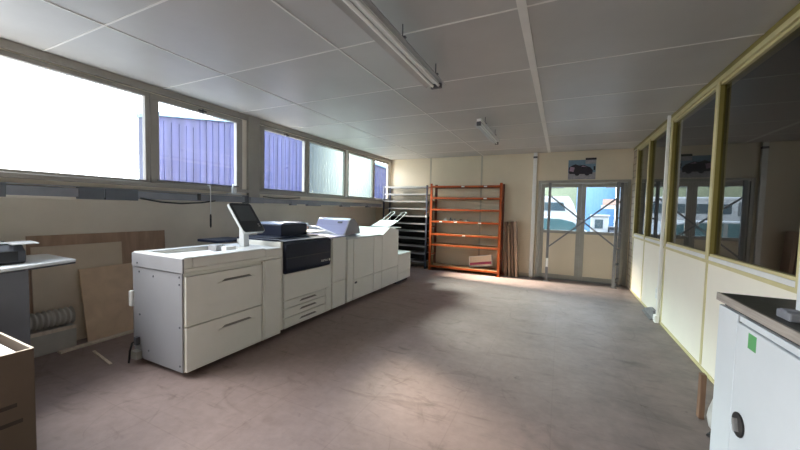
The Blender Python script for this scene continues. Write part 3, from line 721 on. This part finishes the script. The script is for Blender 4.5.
# X braced steel frame before the doors
xf = thing('braced_frame', 'grey steel frame with crossed braces standing before the double doors', 'metal frame', (.38, 7.6, 0))
def perf_post(x, y, parent, w_=.05):
    p_ = MB(); p_.box(x-w_/2, x+w_/2, y-.003, y+.003, .012, 2.03); p_.box(x-w_/2, x-w_/2+.005, y+.003, y+.038, .012, 2.03); p_.box(x+w_/2-.005, x+w_/2, y+.003, y+.038, .012, 2.03)
    o = p_.build('post', M['galv'], parent)
    B(x-.05, x+.06, y-.03, y+.07, 0, .012).build('foot_plate', M['galv'], o)
    return o
pL = perf_post(-.215, 7.50, xf); pR = perf_post(.965, 7.50, xf); perf_post(1.06, 7.74, xf, .05)
B(-.236,-.194,7.488,7.497,.30,.48).build('patch_plate', M['white'], pL)
for a, b_ in (((-.20,1.76),(.95,.80)), ((-.20,.72),(.95,1.72))):
    y = 7.487 if a[1] > 1 else 7.475
    MB().bar((a[0],y,a[1]), (b_[0],y,b_[1]), .006, .028, up=(0,0,1)).build('brace', M['galv'], xf)
MB().cyl((.38,7.467,1.27),(.38,7.495,1.27),.022,12).build('bolt', M['steel'], xf)
for z in (.15,.45,.75,1.05,1.35,1.65,1.95): MB().bar((.975,7.51,z),(1.06,7.73,z),.02,.03).build('rung', M['galv'], xf)
MB().bar((.965,7.51,.12),(1.06,7.74,.06),.02,.03).build('rung', M['galv'], xf)

# poster above the doors
po = thing('poster', 'small poster of a dark vehicle above the double doors', 'poster', (.355, YB-.004, 2.12))
PX0, PX1, PZ0, PZ1 = .105, .605, 2.115, 2.515
y1 = YB-.001
B(PX0,PX1,y1-.004,y1,PZ0,PZ1).build('sheet', M['psky'], po)
B(PX0,PX1,y1-.0052,y1-.004,PZ0,PZ0+.14).build('ground', M['pground'], po)
v_ = MB(); v_.prism([(PX0+.01,2.26),(PX0+.03,2.23),(PX1-.06,2.22),(PX1-.05,2.30),(PX1-.10,2.36),(PX1-.22,2.41),(PX0+.20,2.40),(PX0+.13,2.43),(PX0+.06,2.40),(PX0+.01,2.36)], 1, y1-.0065, y1-.0052)
v_.build('vehicle_shape', M['pdark'], po)
for cx in (PX0+.17, PX1-.15): MB().cyl((cx,y1-.0075,2.235),(cx,y1-.0052,2.235),.045,20).build('wheel_shape', M['pdark'], po)
MB().prism([(PX0+.02,2.29),(PX0+.10,2.27),(PX0+.12,2.36),(PX0+.04,2.38)],1,y1-.0078,y1-.0065).build('light_patch', M['ppink'], po)
MB().prism([(PX0+.24,2.375),(PX1-.16,2.37),(PX1-.22,2.395),(PX0+.26,2.395)],1,y1-.0078,y1-.0065).build('light_patch', M['ppink'], po)
B(PX1-.19,PX1+.005,y1-.0066,y1-.003,PZ1-.005,PZ1+.035).build('title_block', M['black'], po)
B(PX1-.19,PX1-.005,y1-.0062,y1-.004,2.43,2.508).build('caption_block', M['pground'], po)
B(PX1-.04,PX1-.01,y1-.0068,y1-.004,2.30,2.38).build('side_mark', M['pdark'], po)

# ------------------------------------------------------------------ left wall: trunking and cords
tk = thing('cable_trunking', 'long grey cable trunking below the left windows', 'trunking', (XL+.03, 2.4, 1.44))
B(XL+.001, XL+.055, Y0+.2, 3.36, 1.462, 1.545).build('channel', M['trunk'], tk, .004)
B(XL+.001, XL+.055, 3.60, 7.3, 1.462, 1.535).build('channel', M['trunk'], tk, .004)
B(XL+.06, XL+.105, 3.36, 3.60, 1.455, 1.54).build('channel', M['trunk'], tk, .004)
B(XL+.001, XL+.058, Y0+.2, 3.36, 1.552, 1.562).build('channel_lip', M['steelshelf'], tk)
for ya, yb in ((.95,1.05),(1.50,1.69),(1.70,1.98),(3.30,3.36)):
    B(XL-.001+.002, XL+.066, ya, yb, 1.445, 1.555).build('joint_cover', M['trunk_dark'], tk, .004)
for ya, yb in ((4.2,4.32),(4.6,4.95),(5.6,5.9),(6.6,6.75)): B(XL+.001, XL+.068, ya, yb, 1.44, 1.50).build('junction_box', M['trunk'], tk, .004)
B(XL+.052,XL+.062,2.62,2.66,1.47,1.55).build('clip', M['black'], tk)
MB().tube([(XL+.06,2.0,1.47),(XL+.065,2.2,1.435),(XL+.065,2.42,1.425),(XL+.065,2.65,1.44),(XL+.06,2.85,1.47)], .009, 8).build('cable', M['black'], tk)
MB().tube([(XL+.06,3.62,1.56),(XL+.065,3.8,1.545),(XL+.065,4.1,1.55),(XL+.06,4.4,1.57)], .008, 8).build('cable', M['black'], tk)
cd = thing('pull_cord', 'thin white pull cord with dark toggle hanging below second window', 'cord', (-3.985, 2.77, 1.66))
MB().tube([(-4.045,2.77,1.665),(-3.995,2.77,1.66),(-3.985,2.77,1.6),(-3.985,2.77,1.29)], .005, 6).build('cord', M['white'], cd)
MB().tube([(-3.985,2.77,1.30),(-3.985,2.77,1.28),(-3.985,2.77,1.15),(-3.985,2.77,1.13)], [.006,.011,.011,.006], 8).build('toggle', M['black'], cd)
tg = thing('window_latch', 'small white latch arm at lower corner of second window', 'latch', (-4.02, 3.1, 1.66))
MB().tube([(-4.045,3.14,1.70),(-4.0,3.10,1.66),(-3.99,3.13,1.585)], .009, 8).build('arm', M['white'], tg)
B(-4.025,-3.985,3.02,3.22,1.565,1.58).build('base', M['sill'], tg)
B(-4.015,-3.99,3.09,3.15,1.58,1.66).build('mount', M['sill'], tg)

# ------------------------------------------------------------------ left wall foot: boards, duct, lath
struct('trim_plinth', B(-4.40, -4.23, Y0, 1.54, 0, .215), M['duct'])
struct('trim_plinth_edge', B(-4.245, -4.215, Y0, 1.54, .19, .222), M['lath'])
def leaning(name, y0, y1, xf_, zf, xt, zt, th, m, label, cat='board', group=None, dz=0.0):
    d_ = Vector((xt-xf_, 0, zt-zf)); n_ = Vector((d_.z, 0, -d_.x)).normalized()*th
    b_ = MB(); vs = []
    for y in (y0, y1):
        tt = 1.0+(dz if y == y1 else 0)
        for q_ in (Vector((xf_,y,zf)), Vector((xf_+d_.x*tt,y,zf+d_.z*tt))):
            vs += [tuple(q_), tuple(q_+n_)]
    b_._add(vs, [(0,1,3,2),(4,6,7,5),(0,4,5,1),(2,3,7,6),(0,2,6,4),(1,5,7,3)])
    return solo(b_, name, m, label, cat, group, loc=(xf_, (y0+y1)/2, zf))
leaning('hardboard_panel', 1.29, 2.50, -4.44, 0.0, -4.492, 1.085, .009, M['hardboard'], 'large dark brown hardboard sheet leaning at back against left wall', group='sheets leaning on the left wall')
leaning('tan_panel', 1.31, 2.03, -4.418, 0.0, -4.470, .98, .010, M['tanboard'], 'pale tan board leaning before the large dark brown sheet', group='sheets leaning on the left wall')
leaning('plywood_panel', 1.635, 2.20, -4.26, 0.0, -4.42, .725, .016, M['plywood'], 'small plywood sheet leaning in front beside the ribbed duct', group='sheets leaning on the left wall', dz=.01)
du = MB(); pts = []; rr = []
n_ = 72
for i in range(n_+1):
    y = 1.07+(1.535-1.07)*i/n_; pts.append((-4.305, y, .307)); rr.append((.084,.080,.066,.064,.066,.080)[i % 6])
du.tube(pts, rr, 20)
solo(du, 'ribbed_duct', M['duct'], 'grey ribbed flexible duct lying along foot of left wall', 'duct', loc=(-4.305, 1.3, .222))
lt = MB(); lt.bar((-4.165,1.39,.009),(-4.20,2.10,.009),.065,.018)
solo(lt, 'wooden_lath', M['lath'], 'pale wooden lath lying on floor before the plywood sheet', 'lath', loc=(-4.18,1.7,0))
lt = MB(); lt.bar((-3.95,1.56,.004),(-3.50,1.50,.004),.02,.008)
solo(lt, 'wooden_strip', M['lath'], 'thin pale strip lying on floor left of the paper feeder', 'strip', loc=(-3.7,1.53,0))

# ------------------------------------------------------------------ left foreground: desk, small machine, carton
dk = thing('side_desk', 'blue grey cabinet desk with a white overhanging top at left edge', 'desk', (-4.0, .6, 0))
tt = MB(); tt.prism([(-3.72,1.365),(-3.44,.60),(-3.20,-.05),(-3.95,-.25),(-4.36,.70),(-4.30,1.345),(-4.27,1.37)][::-1], 2, .905, .93)
tt.build('desk_top', M['tabletop'], dk, .006)
B(-4.30,-3.60,-.10,1.045,.0,.904).build('carcass', M['bluegrey'], dk, .004)
tt = MB(); tt.prism([(-3.722,1.36),(-3.442,.60),(-3.45,.598),(-3.735,1.35)], 2, .892, .905); tt.build('edge_strip', M['charcoal'], dk)
sm = thing('desktop_printer', 'charcoal desktop printer with white lid on the white desk top', 'printer', (-3.95, .9, .931))
b_ = MB(); b_.prism([(-4.16,.931),(-3.75,.931),(-3.735,.96),(-3.74,1.03),(-3.80,1.075),(-4.16,1.08)], 1, .55, 1.075); b_.build('body', M['charcoal'], sm, .012)
b_ = MB(); b_.prism([(-4.16,1.081),(-3.86,1.076),(-3.80,1.086),(-4.16,1.105)], 1, .55, 1.0); b_.build('lid', M['tabletop'], sm, .006)
B(-3.742,-3.731,.80,1.03,.955,1.03).build('paper_slot', M['black'], sm)
b_ = MB(); b_.prism([(-3.90,1.082),(-3.74,1.077),(-3.74,1.088),(-3.90,1.094)], 1, 1.0, 1.15); b_.build('output_flap', M['tabletop'], sm, .003)
cx = thing('cardboard_box', 'open brown cardboard box in the lower left corner', 'box', (-2.97, .45, 0))
b_ = MB(); X0,X1,Y0_,Y1_ = -3.30,-2.615,.10,.77
for a in ((X0,X1,Y0_,Y1_,0,.008),(X0,X0+.008,Y0_,Y1_,.008,.598),(X1-.008,X1,Y0_,Y1_,.008,.598),(X0+.008,X1-.008,Y0_,Y0_+.008,.008,.598),(X0+.008,X1-.008,Y1_-.008,Y1_,.008,.598)): b_.box(*a)
b_.build('carton', M['cardboard'], cx)
e_ = MB()
for a in ((X0,X1,Y1_-.009,Y1_+.001,.598,.601),(X1-.009,X1+.001,Y0_,Y1_-.009,.598,.601)): e_.box(*a)
e_.build('rim', M['tanboard'], cx)
for (ya, yb, z) in ((.50,.70,.30),(.46,.72,.205),(.40,.60,.12),(.28,.40,.26)):
    B(X1-.001,X1+.0012,ya,yb,z,z+.022).build('print_mark', M['cardprint'], cx)
for i,(z0,z1) in enumerate(((.009,.30),)):
    pass
st = MB(); st.box(-3.25,-2.66,.16,.73,.009,.575)
solo(st, 'paper_stack', M['paper'], 'white paper stack inside the open cardboard box', 'paper', loc=(-2.95,.45,.009), bevel=.006)

# ------------------------------------------------------------------ right foreground: cabinet, post, clutter
CX, CY = .832, 2.475
cbn = thing('metal_cabinet', 'white metal cabinet with black oval lock under a dark counter', 'cabinet', (1.03, 1.8, 0))
b_ = MB(); b_.box(CX+.02, XR-.015, 1.05, CY, .05, .925); b_.build('carcass', M['white_cool'], cbn, .003)
B(CX+.05, XR-.03, 1.08, CY-.03, 0, .05).build('plinth', M['rubber'], cbn)
B(CX+.008, CX+.0195, 2.240, 2.262, .06, .92).build('door_gap', M['seam'], cbn)
B(CX, CX+.02, 2.257, CY, .05, .925).build('corner_stile', M['white_cool'], cbn, .004)
B(CX+.002, CX+.02, 1.05, 2.24, .895, .925).build('top_rail', M['white_cool'], cbn, .003)
for i,(ya,yb) in enumerate(((1.62,2.246),(1.05,1.615))):
    d_ = B(CX-.004, CX+.018, ya, yb, .07, .888).build('door', M['white_cool'], cbn, .005)
    if i == 0:
        pl = MB(); n_ = 28
        pl.prism([(2.155+.058*math.cos(2*PI*k/n_), .405+.058*math.sin(2*PI*k/n_)) for k in range(n_)], 0, CX-.012, CX-.004)
        lo = pl.build('lock_rosette', M['black'], d_, .003)
        MB().bar((CX-.017, 2.165, .43),(CX-.020, 2.142, .375), .02, .016, up=(1,0,0)).build('lock_lever', M['steel'], d_)
        B(CX-.0055, CX-.004, 2.055, 2.125, .80, .872).build('green_sticker', M['green'], d_)
ctp = thing('worktop', 'dark speckled worktop slab with a grey wood edge on the white cabinet', 'worktop', (1.02, 1.8, .95))
B(.834, XR-.016, 1.0, 2.487, .952, .988).build('slab', M['counter'], ctp)
B(.822, .834, 1.0, 2.487, .948, .99).build('front_edge', M['counteredge'], ctp)
B(.85, XR-.02, 1.1, CY-.02, .926, .951).build('batten', M['rubber'], ctp)
pw = thing('counter_post', 'white square post rising from the dark counter at right edge', 'post', (.955, 1.985, .989))
B(.926,.99,1.95,2.02,.989,H-.002).build('shaft', M['white_cool'], pw, .006)
bx = thing('cable_box', 'small grey plastic box on counter at foot of the white post', 'box', (.90, 1.97, .989))
B(.872,.922,1.93,2.03,.989,1.025).build('case', M['trunk'], bx, .006)
B(.872,.922,1.955,2.005,1.025,1.032).build('lid', M['bluegrey'], bx, .003)
# offcuts and bag beside the cabinet
ws = MB(); ws.box(.93,.962,2.97,3.02,0,.315)
solo(ws, 'wooden_offcut', M['plank'], 'short brown wooden post standing on floor by the white cabinet', 'wood offcut', loc=(.946,2.995,0), bevel=.004)
bg = MB(); random.seed(3)
ring = []
for j, (z, r_) in enumerate(((0,.07),(.05,.085),(.12,.08),(.19,.06),(.235,.035),(.25,.01))):
    ring.append([(1.0+r_*.6*math.cos(2*PI*k/14)*(1+random.uniform(-.18,.18)), 2.86+r_*1.1*math.sin(2*PI*k/14)*(1+random.uniform(-.18,.18)), z+random.uniform(-.006,.006)*(j > 0)) for k in range(14)])
vs = [v for r_ in ring for v in r_]; fs = [tuple(range(14))]
for j in range(5):
    for k in range(14): fs.append((j*14+k, j*14+(k+1)%14, (j+1)*14+(k+1)%14, (j+1)*14+k))
fs.append(tuple(range(70,84)))
bg._add(vs, fs, True)
solo(bg, 'plastic_bag', M['bagwhite'], 'crumpled whitish plastic bag on floor behind the white cabinet', 'bag', loc=(1.0,2.86,0))
cb2 = MB(); cb2.tube([(.95,2.80,.012),(.915,2.75,.012),(.93,2.70,.03),(.905,2.62,.012),(.93,2.56,.012)], .010, 8)
solo(cb2, 'cable_end', M['black'], 'short black cable end lying on floor beside the white cabinet', 'cable', loc=(.93,2.68,0))

# ------------------------------------------------------------------ light
wld = bpy.data.worlds.new('overcast_sky'); S.world = wld; wld.use_nodes = True
nt = wld.node_tree; nt.nodes.clear()
bgn = N(nt, 'ShaderNodeBackground'); out = N(nt, 'ShaderNodeOutputWorld')
tc = N(nt, 'ShaderNodeTexCoord'); sp = N(nt, 'ShaderNodeSeparateXYZ'); nt.links.new(tc.outputs['Generated'], sp.inputs[0])
rp = N(nt, 'ShaderNodeValToRGB'); rp.color_ramp.elements[0].position = 0.0; rp.color_ramp.elements[0].color = (.92,.96,1,1)
rp.color_ramp.elements[1].position = .8; rp.color_ramp.elements[1].color = (.62,.78,1,1)
nt.links.new(sp.outputs['Z'], rp.inputs['Fac']); nt.links.new(rp.outputs['Color'], bgn.inputs['Color'])
bgn.inputs['Strength'].default_value = 5.5
nt.links.new(bgn.outputs[0], out.inputs[0])

def window_light(name, y0, y1, power, col, down=38, drift=12, spread=88, x=XL-.45, z=2.35):
    l = bpy.data.lights.new(name, 'AREA'); l.shape = 'RECTANGLE'; l.size = y1-y0; l.size_y = .95
    l.energy = power; l.color = col; l.spread = math.radians(spread)
    o = bpy.data.objects.new(name, l); COL.objects.link(o); o.location = (x, (y0+y1)/2, z)
    d = Vector((math.cos(math.radians(down))*math.cos(math.radians(drift)), math.cos(math.radians(down))*math.sin(math.radians(drift)), -math.sin(math.radians(down))))
    zz = -d; xx = Vector((0,1,0)); xx = (xx - zz*xx.dot(zz)).normalized(); yy = zz.cross(xx)
    o.matrix_world = Matrix.Translation(o.location) @ Matrix((xx, yy, zz)).transposed().to_4x4()
    return o
window_light('daylight_near_windows', -2.7, 1.15, 250, (1.0, .98, .96), 38, 6, 115)
window_light('daylight_far_windows', 6.2, 7.4, 750, (1.0, .88, .72), 31, -13, 46, -7.0, 4.1)

# ------------------------------------------------------------------ camera
f_, yaw, pitch, roll = 333.96, .447092, -.0478096, .0231199
fw = Vector((-math.sin(yaw)*math.cos(pitch), math.cos(yaw)*math.cos(pitch), math.sin(pitch)))
r0 = Vector((math.cos(yaw), math.sin(yaw), 0)); u0 = r0.cross(fw)
r_ = r0*math.cos(roll)+u0*math.sin(roll); u_ = -r0*math.sin(roll)+u0*math.cos(roll)
cam = bpy.data.cameras.new('camera'); co_ = bpy.data.objects.new('camera', cam); COL.objects.link(co_)
mw = Matrix((r_, u_, -fw)).transposed().to_4x4(); mw.translation = (0, 0, 1.42)
co_.matrix_world = mw
cam.sensor_fit = 'HORIZONTAL'; cam.sensor_width = 36.0; cam.lens = f_/800*36; cam.clip_start = .02
S.camera = co_
S.view_settings.view_transform = 'Standard'; S.view_settings.look = 'None'; S.view_settings.exposure = 0.92; S.view_settings.gamma = 1.0
S.cycles.use_denoising = True
S.cycles.max_bounces = 12; S.cycles.diffuse_bounces = 6; S.cycles.transparent_max_bounces = 16
